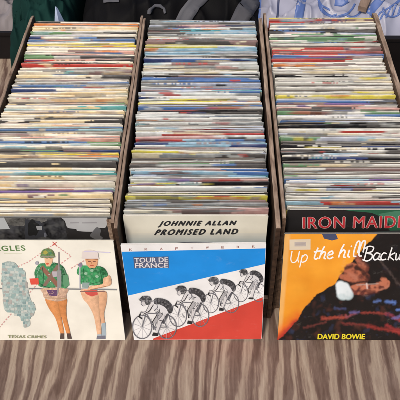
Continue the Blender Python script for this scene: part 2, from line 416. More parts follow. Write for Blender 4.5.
# ------------------------------------------------------------------ sleeves with readable fronts
def inside(x, y, P):
    c = False
    for i in range(len(P)):
        (xa, ya), (xb, yb) = P[i-1], P[i]
        if (ya > y) != (yb > y) and x < (xb-xa)*(y-ya)/(yb-ya)+xa: c = not c
    return c
class Sleeve:
    """flat square sleeve leaning back; art given in photo pixels is laid on its real face"""
    def __init__(s, name, xl, width, foot_y, foot_z, lean, height, base, th=.0026, yaw=0, roll=0):
        s.xl, s.w, s.h = xl, width, height
        s.o = Vector((xl, foot_y, foot_z)); s.ex = Vector((math.cos(yaw), math.sin(yaw), 0))
        s.ez = Vector((-math.sin(yaw)*math.sin(lean), math.sin(lean)*math.cos(yaw), math.cos(lean)))
        cr, sr = math.cos(roll), math.sin(roll)
        s.ex, s.ez = s.ex*cr+s.ez*sr, s.ez*cr-s.ex*sr
        s.n = s.ex.cross(s.ez)         # towards the viewer (-y)
        s.mb = MB(); s.k = 0; s.th = th; s.base = base
        s.root = empty(name, s.o + s.ex*width/2)
        s.lo = s.root.location.copy()
    def w3(s, u, v, off=0):
        # slight swell of the record inside
        return s.o + s.ex*u + s.ez*v + s.n*off - s.lo
    def uv(s, px, py):
        d = ray(px, py); o = Vector((0, 0, HC)) - s.o
        t = -o.dot(s.n)/d.dot(s.n); p = o+d*t
        return p.dot(s.ex), p.dot(s.ez)
    def clip(s, poly):
        def cut(pts, ax, lim, sign):
            out = []
            for i in range(len(pts)):
                a, b = pts[i-1], pts[i]
                ia, ib = sign*(a[ax]-lim) <= 0, sign*(b[ax]-lim) <= 0
                if ia != ib:
                    t = (lim-a[ax])/(b[ax]-a[ax]); out.append((a[0]+(b[0]-a[0])*t, a[1]+(b[1]-a[1])*t))
                if ib: out.append(b)
            return out
        e = .0004
        for ax, lim, sg in ((0, e, -1), (0, s.w-e, 1), (1, e, -1), (1, s.h-e, 1)):
            if not poly: return []
            poly = cut(poly, ax, lim, sg)
        return poly
    def poly_uv(s, pts, col, bumpk=True):
        pts = s.clip(pts)
        if len(pts) < 3: return
        if bumpk: s.k += 1
        off = .00006+s.k*.0000075
        v = [Vector((a, b, 0)) for a, b in pts]
        for tri in tessellate_polygon([v]):
            q = [v[i] for i in tri]
            if (q[1]-q[0]).cross(q[2]-q[0]).z < 0: q = q[::-1]
            s.mb.face([s.w3(p.x, p.y, off) for p in q], col)
    def poly(s, pts, col, bumpk=True, raw=False):
        if len(pts) >= 7 and not raw and bumpk:
            q = []; n = len(pts)
            for i in range(n):
                a, b, c, d = (pts[(i+k) % n] for k in (-1, 0, 1, 2))
                for k in range(4):
                    t = k/4
                    q.append(tuple(.5*(2*b[e]+(-a[e]+c[e])*t*.8+(2*a[e]-5*b[e]+4*c[e]-d[e])*t*t*.8+(-a[e]+3*b[e]-3*c[e]+d[e])*t**3*.8)+.2*.5*(0) + (.2*((c[e]-b[e])*0)) for e in (0, 1)) if False else
                             lerp(lerp(b, c, t), tuple(.5*(2*b[e]+(-a[e]+c[e])*t+(2*a[e]-5*b[e]+4*c[e]-d[e])*t*t+(-a[e]+3*b[e]-3*c[e]+d[e])*t**3) for e in (0, 1)), .8))
            pts = q
        s.poly_uv([s.uv(*p) for p in pts], col, bumpk)
    def paint(s, pts, base, amp=.22, cyl=0.0, fs=.35, cell=.42, alt=None):
        """a shape of the printed picture, filled with uneven tone like a photographed print"""
        if len(pts) >= 7:
            q = []; n = len(pts)
            for i in range(n):
                a, b, c, d = (pts[(i+k) % n] for k in (-1, 0, 1, 2))
                for k in range(4):
                    t = k/4; q.append(tuple(.5*(2*b[e]+(-a[e]+c[e])*t+(2*a[e]-5*b[e]+4*c[e]-d[e])*t*t+(-a[e]+3*b[e]-3*c[e]+d[e])*t**3) for e in (0, 1)))
            pts = q
        s.k += 1; off = .00006+s.k*.0000075
        xs = [p[0] for p in pts]; ys = [p[1] for p in pts]
        ny = max(1, int((max(ys)-min(ys))/cell)); hy = (max(ys)-min(ys))/ny
        sd = s.k*3.7
        def spans(y):
            X = []
            for i in range(len(pts)):
                (xa, ya), (xb, yb) = pts[i-1], pts[i]
                if (ya > y) != (yb > y): X.append(xa+(xb-xa)*(y-ya)/(yb-ya))
            return sorted(X)
        def colat(x, y, a, b):
            v = noise.noise(Vector((x*fs, y*fs, sd)))*amp*1.1 + noise.noise(Vector((x*fs*4, y*fs*4, sd)))*amp*.8
            u = (x-a)/max(b-a, .1)
            v -= cyl*(u-.35)**2*2.2
            c = tuple(min(.88, max(.008, k*(1+v))) for k in base)
            if alt: 
                m_ = max(0, min(1, (noise.noise(Vector((x*fs*1.7, y*fs*1.7, sd+50)))-.08)*3)); c = lerp(c, alt, m_*.55)
            return c
        for j in range(ny):
            y0, y1 = min(ys)+j*hy, min(ys)+(j+1)*hy; X = spans((y0+y1)/2)
            for a, b in zip(X[::2], X[1::2]):
                n = max(1, int((b-a)/cell)); 
                for i in range(n):
                    x0, x1 = a+(b-a)*i/n, a+(b-a)*(i+1)/n
                    q = [s.uv(x0, y1), s.uv(x1, y1), s.uv(x1, y0), s.uv(x0, y0)]
                    if not all(.0003 < p[0] < s.w-.0003 and .0003 < p[1] < s.h-.0003 for p in q): continue
                    cc = [colat(x0, (y0+y1)/2, a, b), colat(x1, (y0+y1)/2, a, b)]
                    s.mb.face([s.w3(p[0], p[1], off) for p in q], (cc[0], cc[1]))
    def hatch(s, outline, n, cols, ln=3.0, wd=.45, ang=1.2, spread=.5, seed=1):
        rr = random.Random(seed); avg = tuple(sum(c[k] for c in cols)/len(cols) for k in range(3))
        xs = [p[0] for p in outline]; ys = [p[1] for p in outline]; s.k += 1; k0 = s.k
        for _ in range(n):
            for _t in range(30):
                x, y = rr.uniform(min(xs), max(xs)), rr.uniform(min(ys), max(ys))
                a = ang+rr.gauss(0, spread); l = ln*rr.uniform(.4, 1.1)/2
                e = (x+math.cos(a)*l, y+math.sin(a)*l); f = (x-math.cos(a)*l, y-math.sin(a)*l)
                if inside(*e, outline) and inside(*f, outline): break
            else: continue
            s.k = k0+rr.uniform(0, 2)
            m_ = ((e[0]+f[0])/2+rr.uniform(-.3, .3), (e[1]+f[1])/2+rr.uniform(-.3, .3)); w_ = wd*rr.uniform(.5, 1.5)/2
            nx, ny = -math.sin(a)*w_, math.cos(a)*w_
            s.poly([e, (m_[0]+nx, m_[1]+ny), f, (m_[0]-nx, m_[1]-ny)], lerp(rr.choice(cols), avg, .45), False)
        s.k = k0+2
    def line(s, pts, wd, col, one=False):
        s.k += 1
        Lp, Rp = [], []
        for i, (x, y) in enumerate(pts):
            ds = []
            for a, b in ((i-1, i), (i, i+1)):
                if 0 <= a and b < len(pts):
                    dx, dy = pts[b][0]-pts[a][0], pts[b][1]-pts[a][1]; L = math.hypot(dx, dy) or 1e-6; ds.append((dx/L, dy/L))
            dx, dy = sum(d[0] for d in ds), sum(d[1] for d in ds); L = math.hypot(dx, dy) or 1e-6
            m_ = min(1.6, 2/max(L, .7)) if len(ds) == 2 else 1
            nx, ny = -dy/L*wd/2*m_, dx/L*wd/2*m_
            Lp.append((x+nx, y+ny)); Rp.append((x-nx, y-ny))
        for i in range(len(pts)-1):
            s.poly([Lp[i], Lp[i+1], Rp[i+1], Rp[i]], col, False)
    def disc(s, cx, cy, rx, ry, col, n=20, wob=0):
        s.poly([(cx+rx*math.cos(a)*(1+wob*math.sin(a*3+cx)), cy+ry*math.sin(a)*(1+wob*math.cos(a*5+cy))) for a in [2*math.pi*i/n for i in range(n)]], col)
    def ring(s, cx, cy, rx, ry, wd, col, n=18):
        s.line([(cx+rx*math.cos(2*math.pi*i/n), cy+ry*math.sin(2*math.pi*i/n)) for i in range(n+1)], wd, col)
    def text(s, body, quad, col, shear=0, heavy=0, space=1.0):
        """quad: pixel corners (top-left, top-right, bottom-right, bottom-left) of the lettering"""
        cu = bpy.data.curves.new('t', 'FONT'); cu.body = body; cu.shear = shear; cu.space_character = space
        cu.resolution_u = 3
        to = bpy.data.objects.new('t', cu); COL.objects.link(to)
        dg = bpy.context.evaluated_depsgraph_get(); dg.update()
        me = bpy.data.meshes.new_from_object(to.evaluated_get(dg))
        xs = [v.co.x for v in me.vertices]; ys = [v.co.y for v in me.vertices]
        x0, x1, y0, y1 = min(xs), max(xs), min(ys), max(ys)
        for ox, oy in [(0, 0)]+([(heavy, 0), (-heavy, 0), (0, heavy*.6), (0, -heavy*.6)] if heavy else []):
            s.k += .6
            for p in me.polygons:
                pts = []
                for i in p.vertices:
                    a = (me.vertices[i].co.x-x0)/(x1-x0); b = (me.vertices[i].co.y-y0)/(y1-y0)
                    top = lerp(quad[0], quad[1], a); bot = lerp(quad[3], quad[2], a)
                    q = lerp(bot, top, b); pts.append((q[0]+ox, q[1]+oy))
                s.poly(pts, col, False)
        bpy.data.objects.remove(to); bpy.data.curves.remove(cu); bpy.data.meshes.remove(me)
    def finish(s, label, group, slot=True):
        n = 24; h2 = s.th
        def swell(u, v):
            a = max(0, 1-((u/s.w-.5)**2+(v/s.h-.5)**2)/.23)
            return 0
        rows = []
        rc = .0012
        outline = []
        for (cx, cy, a0) in ((rc, rc, 180), (s.w-rc, rc, 270), (s.w-rc, s.h-rc, 0), (rc, s.h-rc, 90)):
            for k in range(4):
                a = R(a0+k*30); outline.append((cx+rc*math.cos(a), cy+rc*math.sin(a)))
        ct = .00045
        b = s.base
        # front card, back card, joined at the sides and foot; the inner sleeve shows in the mouth
        f = MB()
        e = lerp(b, PAL['w'], .35)
        s.mb.face([s.w3(u, v, 0) for u, v in outline], b)
        s.mb.face([s.w3(u, v, -ct) for u, v in outline[::-1]], e)
        m_ = len(outline)
        for i in range(m_):
            a_, c_ = outline[i], outline[(i+1) % m_]
            s.mb.face([s.w3(*a_, -ct), s.w3(*c_, -ct), s.w3(*c_, 0), s.w3(*a_, 0)], e)
        s.mb.face([s.w3(u, v, -h2+ct) for u, v in outline], e)
        s.mb.face([s.w3(u, v, -h2) for u, v in outline[::-1]], b)
        for i in range(m_):
            a_, c_ = outline[i], outline[(i+1) % m_]
            s.mb.face([s.w3(*a_, -h2), s.w3(*c_, -h2), s.w3(*c_, -h2+ct), s.w3(*a_, -h2+ct)], e)
            if not (a_[1] > s.h*.9 and c_[1] > s.h*.9):   # spine and folded sides
                i0 = .0003
                q = lambda p: (i0 if p[0] < s.w/2 else s.w-i0, p[1]) if i0 < p[1] < s.h else p
                s.mb.face([s.w3(*a_, -h2+ct), s.w3(*c_, -h2+ct), s.w3(*c_, -ct), s.w3(*a_, -ct)], e)
        s.mb.build('cover', M_front, s.root, ink=True)
        mb = MB()
        a, c = (.003, .003), (s.w-.003, s.h-.0012)
        P = [(a[0], a[1]), (c[0], a[1]), (c[0], c[1]), (a[0], c[1])]
        y0, y1 = -ct*1.5, -h2+ct*1.5
        mb.face([s.w3(*p, y0) for p in P], (.75, .72, .66)); mb.face([s.w3(*p, y1) for p in P[::-1]], (.75, .72, .66))
        for i in range(4):
            mb.face([s.w3(*P[i], y1), s.w3(*P[(i+1) % 4], y1), s.w3(*P[(i+1) % 4], y0), s.w3(*P[i], y0)], (.75, .72, .66))
        mb.build('inner_sleeve', M_paper, s.root, ink=True)
        return tag(s.root, label, 'record sleeve', group)
GF = 'record sleeves of the stall'
GS = GF
INK = (.03, .03, .032); WHT = (.82, .81, .80)

# ---- middle front: blue, white and red with cyclists
s = Sleeve('record_sleeve', -.1156, .180, .469, .0006, R(9), .181, WHT, roll=R(.8))
BLUE = (.015, .26, .72); RED = (.62, .065, .045)
s.poly([(121, 251.8), (272, 248.2), (272, 262.4), (124, 296.5)], BLUE)
s.poly([(270, 294.5), (262, 345), (150, 345), (153.5, 338.3)], RED)
for i, ch in enumerate('KRAFTWERK'):
    x = 130.6+i*15.35; y = 250.9-(i*.40)
    s.text(ch, [(x-1.3, y-2.4), (x+1.3, y-2.5), (x+1.3, y-.2), (x-1.3, y-.1)], (.28, .12, .11), heavy=.06)
s.poly([(133.3, 257), (168.5, 256.3), (168.8, 267.8), (134.3, 268.3)], (.10, .12, .20))
s.text('TOUR DE', [(134.5, 257.8), (167.7, 257.2), (167.8, 262), (134.8, 262.5)], (.75, .73, .74), heavy=.16)
s.text('FRANCE', [(135, 263), (167.8, 262.7), (168, 267.3), (135.3, 267.7)], (.75, .70, .70), heavy=.16)
def cyclist(s, x0, y0, x1, y1):
    X = lambda a: x0+(x1-x0)*a
    Y = lambda b: y1+(y0-y1)*b
    W = (x1-x0); wd = W*.020; G = (.16, .16, .18); jv = math.sin(x0*1.7)*.02
    rx, ry = W*.22, (y1-y0)*.27
    for c in (.24, .80):
        s.ring(X(c), Y(.28), rx, ry, wd*1.1, G)
        for k in range(5):
            a = k*math.pi/5+.3
            s.line([(X(c)-rx*math.cos(a), Y(.28)-ry*math.sin(a)), (X(c)+rx*math.cos(a), Y(.28)+ry*math.sin(a))], wd*.32, (.45, .45, .47))
    P = lambda *l: [(X(a), Y(b)) for a, b in l]
    s.line(P((.24, .28), (.33, .60), (.64, .58), (.52, .27), (.33, .60)), wd, G)
    s.line(P((.64, .58), (.80, .28), (.52, .27)), wd, G)
    s.line(P((.33, .60), (.22, .62), (.17, .52), (.24, .47)), wd*1.5, INK)
    J = lambda *l: P(*[(a+jv*math.sin(b*9+k), b+jv*math.cos(a*7+k)*.8) for k, (a, b) in enumerate(l)])
    s.poly(J((.40, .84), (.56, .90), (.76, .86), (.90, .70), (.88, .56), (.74, .54), (.64, .64), (.50, .68)), (.70, .69, .70))
    s.paint(J((.54, .93), (.70, .94), (.84, .87), (.93, .74), (.92, .62), (.84, .60), (.78, .72), (.66, .80), (.52, .82)), (.05, .05, .055), .6, alt=(.25, .24, .25))
    s.poly(J((.76, .62), (.87, .60), (.73, .36), (.60, .42)), (.64, .62, .63)); s.paint(J((.80, .60), (.87, .60), (.73, .36), (.67, .38)), (.07, .07, .08), .6, alt=(.35, .34, .35))
    s.poly(J((.60, .44), (.69, .38), (.60, .13), (.54, .16)), (.66, .64, .64)); s.line(J((.69, .40), (.60, .13)), wd, G)
    s.poly(J((.50, .15), (.62, .14), (.60, .08), (.46, .09)), INK)
    s.poly(J((.70, .58), (.62, .63), (.47, .40), (.54, .36)), (.42, .41, .42)); s.line(J((.62, .63), (.47, .40), (.50, .22)), wd, INK)
    s.line(J((.48, .84), (.36, .62), (.22, .58)), wd*3.2, (.66, .64, .64)); s.line(J((.44, .84), (.33, .63), (.22, .60)), wd*.8, G)
    s.line(J((.51, .79), (.41, .64), (.28, .57)), wd*.9, INK)
    s.line(J((.42, .85), (.56, .90), (.60, .74), (.52, .66)), wd*.9, G)
    s.paint(J((.19, .90), (.24, .98), (.38, .99), (.45, .91), (.42, .82), (.32, .80), (.26, .86)), (.06, .06, .065), .8, alt=(.4, .39, .4))
    s.poly(J((.21, .87), (.30, .86), (.33, .79), (.27, .76), (.22, .80)), (.62, .60, .60)); s.line(J((.17, .93), (.24, .90), (.22, .80), (.27, .76)), wd*.8, G)
    s.hatch(J((.46, .80), (.62, .80), (.84, .62), (.86, .40), (.60, .36), (.55, .60)), 16, [INK, G, (.4, .4, .42)], W*.13, wd*1.2, 1.0, .7, int(x0))
    s.hatch(J((.26, .52), (.50, .52), (.62, .30), (.60, .14), (.40, .20), (.28, .34)), 9, [G, (.3, .3, .32)], W*.10, wd*.9, 1.6, .8, int(x0)+1)
for c in ((233, 268.5, 265.5, 302), (202, 276.5, 238, 313), (168.5, 285, 208, 326.5), (131.5, 295, 175.5, 338.6)): cyclist(s, *c)
s.finish('blue, white and red sleeve with four cyclists, propped before the middle crate', GF)

# ---- left front: white sleeve with two figures and map
IV = (.83, .80, .70)
s = Sleeve('record_sleeve', -.3075, .1795, .469, .0006, R(11.3), .181, IV)
GN = (.05, .30, .10); DG = (.12, .22, .08); SK = (.82, .49, .30); OR = (.74, .31, .11)
s.text('EAGLES', [(-12, 246), (24.5, 245.4), (25.5, 250.5), (-11, 251)], DG, heavy=.28, space=1.15)
s.line([(4, 253.4), (22, 253.1)], .5, (.6, .62, .45))
dots = (.66, .36, .34)
def dotted(a, b, n, wd=1.0, col=dots):
    for i in range(n):
        t = i/n; p = lerp(a, b, t); q = lerp(a, b, t+.55/n); s.line([p, q], wd, col, True)
for a, b, n in (((54, 244), (28, 262), 10), ((28, 262), (-6, 277), 12), ((54, 244), (71, 256), 8), ((71, 256), (44, 276), 10), ((44, 276), (-4, 331), 22), ((20, 300), (-5, 285), 8), ((71, 268), (88, 258), 6)):
    dotted(a, b, n)
s.line([(52.5, 241.5), (56.5, 245.5)], .6, RED); s.line([(56.5, 241.8), (52.5, 245.3)], .6, RED)
rr = random.Random(4)
outl = [(3, 263), (14, 262), (19, 268), (25, 271), (26, 280), (28, 289), (31, 300), (35, 305), (34, 314), (30, 318), (30, 325), (24, 327), (22, 319), (14, 313), (5, 310), (3, 296), (2, 280)]
s.paint(outl, (.42, .50, .47), .3, 0, .4, alt=(.26, .33, .33))
yy = 262.5
while yy < 328:
    xx = 1+(yy % 3)
    while xx < 36:
        wv = rr.uniform(2.0, 4.2)
        if inside(xx+wv/2, yy+1.3, outl) and rr.random() < .9:
            c = rr.choice([(.30, .42, .40), (.36, .48, .46), (.48, .56, .52), (.24, .34, .34), (.55, .58, .53), (.42, .40, .37)])
            jy = rr.uniform(-.5, .5); sk = rr.uniform(-.4, .4); s.k += .25; s.poly([(xx+sk, yy+jy), (xx+wv-.4, yy+jy+sk*.6), (xx+wv-.4-sk, yy+2.3+jy), (xx, yy+2.1+jy)], c, False)
        xx += wv
    yy += 2.8
s.k = 75
s.line([(-30, 288.2), (38, 288.3), (117, 289.4)], 1.3, (.22, .23, .23))
s.line([(68, 287.6), (117, 288.6)], .5, (.55, .55, .55))
# helmeted figure: legs, shorts, belt, shirt, straps, head
s.paint([(56, 299), (66.5, 298), (66.5, 307), (67, 318), (70.6, 334), (67.2, 334.5), (62, 318), (58, 308)], (.68, .27, .09), .16, .35)
s.paint([(45.5, 298), (56.5, 299), (60.5, 313), (64.3, 334), (61, 334.6), (55.5, 318), (49, 308)], OR, .16, .35)
s.poly([(60.5, 333), (64, 333), (64.3, 338.4), (60, 338.6)], (.10, .07, .06)); s.poly([(66.8, 333), (70.4, 333), (72, 338.4), (67.5, 338.6)], (.10, .07, .06))
s.paint([(42, 288), (67, 288), (66.5, 294), (66, 299), (56, 301), (45, 298), (43, 293)], (.70, .47, .33), .3, .3, alt=(.45, .27, .2))
s.poly([(46.5, 289.5), (58, 289.5), (57, 295.5), (50, 296)], (.14, .07, .16)); s.line([(45, 297.5), (66, 298)], 1, (.45, .30, .18))
s.paint([(39, 264), (46, 262.5), (56, 262.5), (63, 266), (66.5, 273), (69, 283), (66, 288), (60, 287), (42, 287), (37, 282), (34.5, 272)], (.06, .28, .11), .45, .5, .3, alt=(.20, .36, .24))
s.poly([(62, 275), (68, 274), (69.5, 285), (64, 287)], (.12, .30, .16))
s.poly([(40, 268), (43, 265), (60, 284), (57, 287)], (.28, .13, .09)); s.poly([(57, 264), (60, 266), (46, 286), (42, 286)], (.24, .16, .12))
s.poly([(52, 271), (58, 271), (58, 276), (53, 277)], (.48, .44, .47))
s.hatch([(45, 289), (66, 289), (65, 297), (46, 296)], 22, [(.55, .34, .24), (.78, .6, .48), (.40, .22, .2)], 2.4, .5, .2, .6, 5)
s.line([(42.5, 267), (43.5, 274), (43, 285)], .8, (.02, .10, .05)); s.line([(61, 267), (62.5, 276), (62, 286)], .8, (.02, .10, .05)); s.line([(37.5, 281), (43, 285.5), (50, 287.5)], .7, (.02, .10, .05))
s.line([(40.5, 266), (37, 273), (38.5, 280)], .6, (.22, .42, .28)); s.line([(47, 263), (50, 266), (54, 263)], .7, (.02, .12, .06))
for q in ((48.7, 269.5), (49.2, 274), (50.8, 281), (45, 280.5)): s.disc(*q, .55, .55, (.6, .72, .62), 8)
s.poly([(44.5, 257), (53, 257), (52.5, 262), (50, 266), (46.5, 266), (45, 262)], (.76, .47, .28)); s.disc(47.6, 263.3, 1.4, 1.0, (.66, .12, .06), 10)
s.poly([(46, 256.8), (48, 256.8), (48, 258), (46, 258)], (.25, .12, .08)); s.poly([(50, 256.8), (52, 256.8), (52, 258), (50, 258)], (.25, .12, .08))
s.paint([(40.5, 255.5), (42, 250.5), (45.5, 248.2), (50, 248.3), (53.5, 251), (55, 255.5), (54, 257.2), (41.5, 257.2)], (.14, .24, .10), .5, .3, .6, alt=(.34, .32, .10))
s.disc(45.5, 252, 2.2, 1.9, (.40, .36, .08), 10, .15); s.disc(50.5, 252.8, 1.6, 1.3, (.08, .22, .12), 10, .15); s.line([(41, 256.4), (54.6, 256.4)], 1.1, (.30, .27, .24))
s.poly([(29.5, 278.2), (38.5, 277.6), (39, 284), (31, 284.2)], (.72, .09, .06))
s.disc(37, 262.5, 1.8, 2.0, (.38, .38, .42), 10, .2)
s.line([(58.7, 251.5), (59.2, 276), (57.5, 294)], 1.4, (.30, .27, .27)); s.poly([(57, 270), (61.5, 270), (61.5, 286), (57.5, 288)], (.30, .30, .30))
# capped figure
s.paint([(94, 292), (106, 291), (106.5, 302), (104.2, 313), (105, 324), (102, 325), (99.5, 312), (96, 303)], (.76, .43, .25), .12, .35)
s.paint([(81.5, 289), (97, 291), (99, 303), (100, 314), (101.4, 334), (97.6, 334.5), (94, 316), (88, 304), (83, 298)], SK, .12, .35)
s.poly([(101.8, 323), (105.6, 322), (106, 334), (105.6, 338), (101.8, 338)], (.36, .44, .48)); s.poly([(97.4, 334), (101.5, 333.6), (101.6, 338), (96.8, 338)], (.40, .46, .50)); s.poly([(97, 335.4), (105.5, 335), (105.5, 338.6), (96.5, 338.8)], (.17, .17, .21))
s.poly([(84, 290), (97, 289.5), (98, 294), (92, 296), (86, 293.5)], (.62, .10, .08)); s.line([(80, 291), (105, 291)], 1, (.24, .14, .12))
s.paint([(104, 275), (110, 275.5), (111.5, 283), (107, 286), (90, 289), (90, 286), (102, 283)], SK, .25, .3)
s.paint([(79, 266), (87, 265), (98, 265.5), (104.5, 268), (108, 275), (103, 278), (101.5, 284), (82, 284), (81, 276), (77, 273)], (.05, .30, .11), .45, .5, .3, alt=(.18, .38, .22))
s.hatch([(83, 251), (97, 252), (97, 257), (83, 257)], 16, [(.6, .52, .5), (.8, .74, .74)], 3, .4, .2, .3, 8)
s.hatch([(86.5, 258), (97.5, 258), (96, 266), (89, 266)], 20, [(.55, .22, .11), (.82, .52, .34)], 1.8, .45, .8, .9, 9)
s.line([(83.5, 268), (84.2, 276), (83.8, 283)], .8, (.02, .12, .05)); s.line([(100, 268.5), (101.5, 276), (101, 283)], .8, (.02, .12, .05)); s.line([(88, 265), (92, 268.5), (97, 265.4)], .8, (.02, .12, .05))
s.line([(86, 281), (93, 283), (100, 281)], .6, (.03, .14, .06)); s.line([(90, 289), (101, 287), (107, 285.5)], .6, (.45, .2, .1))
for q in ((86, 273), (92, 270), (97, 276)): s.disc(*q, 1.8, 1.4, (.30, .50, .34), 9, .2)
s.poly([(82, 282), (90, 282), (88, 287.5), (82, 287)], (.28, .36, .34))
s.disc(80.5, 264.5, 1.9, 2.3, (.25, .22, .30), 10, .2); s.line([(80, 266), (80, 288)], 1.1, (.50, .50, .53))
s.poly([(85, 257.5), (98, 257.5), (97.5, 264), (95, 267.5), (89.5, 267.5), (86.5, 264)], (.75, .38, .20)); s.line([(86.5, 258.6), (92, 258.0), (98, 258.8)], 1.3, (.38, .17, .08)); s.line([(88.2, 261), (91, 260.8)], .7, (.22, .09, .06)); s.line([(93, 260.8), (95.8, 261)], .7, (.22, .09, .06)); s.line([(91.8, 261.3), (91.4, 263.2), (92.4, 263.4)], .45, (.45, .2, .1)); s.line([(90.4, 265), (93.8, 265)], .7, (.5, .08, .06))
s.poly([(82, 256), (82.6, 250.8), (90, 249.2), (97.5, 251.5), (98.5, 256.5), (98.3, 258), (82.5, 258)], (.74, .66, .62))
s.text('summer nights', [(84, 250), (110, 250.4), (110.2, 252.6), (84, 252.2)], (.40, .34, .60)) if False else s.line([(84, 251), (97, 251.2), (110, 252)], .9, (.62, .58, .74))
s.text('TEXAS CRIMES', [(8, 334.6), (46.4, 335), (46.4, 337.7), (8, 337.5)], (.28, .30, .16), heavy=.1)
s.finish('white sleeve with two green shirted figures and a map, propped before left crate', GF)

# ---- right front: orange and black with handwriting
BK = (.014, .011, .010); ORG = (.80, .33, .03)
s = Sleeve('record_sleeve', .0862, .180, .469, .0006, R(15.2), .183, BK)
def cap(px, py, x0, y0, r0, x1, y1, r1):
    dx, dy = x1-x0, y1-y0; t = max(0, min(1, ((px-x0)*dx+(py-y0)*dy)/(dx*dx+dy*dy+1e-9)))
    return math.hypot(px-x0-dx*t, py-y0-dy*t)-(r0+(r1-r0)*t)
def sstep(d, w_=1.0): t = max(0, min(1, .5-d/w_/2)); return t*t*(3-2*t)
EDGE = [(386, 225), (372, 240), (363, 247), (356, 258), (343, 272), (334, 285), (318, 294), (306, 305), (296, 322), (284, 335), (262, 352), (240, 352), (240, 225)]
def printed_picture(x, y):
    """a plain invented picture: a dark seated shape, a hand with a pale cup, against flat orange"""
    nz = lambda f, q: noise.noise(Vector((x*f, y*f, q)))
    xx, yy = x+1.3*nz(.12, 1)+.6*nz(.4, 2), y+1.3*nz(.12, 5)+.6*nz(.4, 6)
    c = lerp((.80, .33, .03), (.74, .27, .02), max(0, min(1, .5+nz(.05, 9)+.012*(y-280))))
    c = lerp(c, (.76, .45, .16), sstep(x-(290-.085*(y-236)), 1.5)*.7)
    c = lerp(c, (.70, .13, .02), sstep(cap(xx, yy, 280, 340, 9, 298, 316, 3), 6))
    c = lerp(c, (.42, .04, .025), sstep(cap(xx, yy, 279, 343, 6, 296, 322, 2.5), 3))
    cover = sum(not inside(xx+a_, yy+b_, EDGE) for a_ in (-.35, 0, .35) for b_ in (-.35, 0, .35))/9
    if cover > 0:
        c2 = (.014, .011, .0105)
        v = nz(.09, 20)+.5*nz(.25, 21)
        c2 = lerp(c2, (.085, .03, .022), max(0, min(1, v*1.4-.2))*(.7 if y > 300 else .2))
        c2 = lerp(c2, (.03, .04, .085), max(0, min(1, (nz(.11, 33)+.3*nz(.3, 34))*2-.6))*(.7 if y > 292 else .15))
        for (x0, y0, x1, y1, r, cc) in ((322, 318.5, 347, 317, 1.2, (.32, .06, .04)), (347, 317, 356, 313, .9, (.25, .07, .09)), (362, 312.5, 386, 313.5, 1.0, (.25, .045, .035)), (386, 313.5, 400, 320, 1.3, (.22, .04, .06)), (400, 320, 418, 318, 1, (.24, .04, .03)),
              (342, 323, 368, 326, .8, (.17, .035, .03)), (368, 326, 394, 331, 1.4, (.22, .03, .025)), (394, 331, 420, 339, 1.8, (.28, .035, .03)), (386, 326, 408, 333, 1.2, (.24, .03, .03)), (304, 328, 326, 322, .8, (.13, .035, .03)),
              (374, 302, 380, 301, .9, (.10, .16, .38)), (386, 301.5, 395, 302.5, 1.3, (.10, .18, .46)), (398, 310, 408, 312, 1.3, (.10, .18, .46)), (335, 308.5, 345, 309.5, .9, (.05, .06, .14)), (351, 313, 359, 312, .9, (.12, .10, .26)), (381, 262, 402, 288, .7, (.07, .05, .045)), (393, 318, 401, 316, .9, (.14, .12, .30))):
            c2 = lerp(c2, cc, sstep(cap(xx, yy, x0, y0, r, x1, y1, r)+.9*nz(.45, 40), 1.6))
        c = lerp(c, c2, cover)
    # face and hand: reddish brown with deep shadows
    f = min(cap(xx, yy, 352, 272, 8.5, 361, 277, 8), cap(xx, yy, 358, 258, 3.5, 364, 268, 5), cap(xx, yy, 342, 277, 2.6, 352, 278, 5))
    arm = min(cap(xx, yy, 356, 290, 6.0, 376, 289, 4.2), cap(xx, yy, 376, 288, 4, 386, 284, 3.6), cap(xx, yy, 385, 283, 3, 384, 280, 2.6))
    sk = lerp((.42, .13, .07), (.14, .04, .028), max(0, min(1, .32+.9*nz(.20, 50)+.5*nz(.5, 51)+.05*(x-358))))
    c = lerp(c, sk, sstep(f, 1.2))
    for (x0, y0, x1, y1, r, a) in ((356, 268, 362, 269.5, 2.3, .95), (346, 268.5, 352, 266, 1.8, .8), (350, 283.5, 366, 282, 1.7, .9), (364, 272, 369, 280, 2.2, .8), (342, 272, 346, 274, 1.4, .5), (362, 258, 369, 266, 2.0, .7)):
        c = lerp(c, (.035, .016, .014), sstep(cap(xx, yy, x0, y0, r, x1, y1, r*.7), 1.3)*a)
    c = lerp(c, (.50, .20, .13), sstep(cap(xx, yy, 350, 274, 1.0, 356, 278, 1.6), 3)*.7)
    c = lerp(c, (.44, .17, .11), sstep(cap(xx, yy, 359, 261, .8, 363, 264, 1), 2.5)*.7)
    sk2 = lerp((.48, .16, .09), (.15, .04, .03), max(0, min(1, .42+1.7*nz(.28, 60)+.14*(yy-290))))
    c = lerp(c, sk2, sstep(arm, 1.1))
    for (x0, y0, x1, y1, r, a) in ((358, 291, 374, 291.5, 1.2, .8), (362, 295.5, 378, 293, 1.3, .7), (379, 286, 383, 288, .9, .6)):
        c = lerp(c, (.07, .02, .018), sstep(cap(xx, yy, x0, y0, r, x1, y1, r*.7), 1.8)*a)
    c = lerp(c, (.46, .36, .32), sstep(cap(x, y, 357, 285.2, .35, 378, 283.8, .35), 1.0)*.8)
    c = lerp(c, (.70, .55, .50), sstep(cap(x, y, 366.6, 284, .7, 367.2, 288.5, .6), 1.0))
    c = lerp(c, (.48, .20, .13), sstep(cap(xx, yy, 378, 291, .5, 388, 286, .8), 1.4)*.8)
    cup = min(cap(x+.4*nz(.4, 70), y, 340.5, 286, 4.8, 343, 294, 6.3), cap(x, y, 344, 288, 5.5, 348, 295, 5.2))
    cc = lerp((.72, .78, .80), (.46, .58, .60), max(0, min(1, (y-292)/9+.5*nz(.3, 71))))
    c = lerp(c, cc, sstep(cup, 1.3))
    return c
s.k += 1
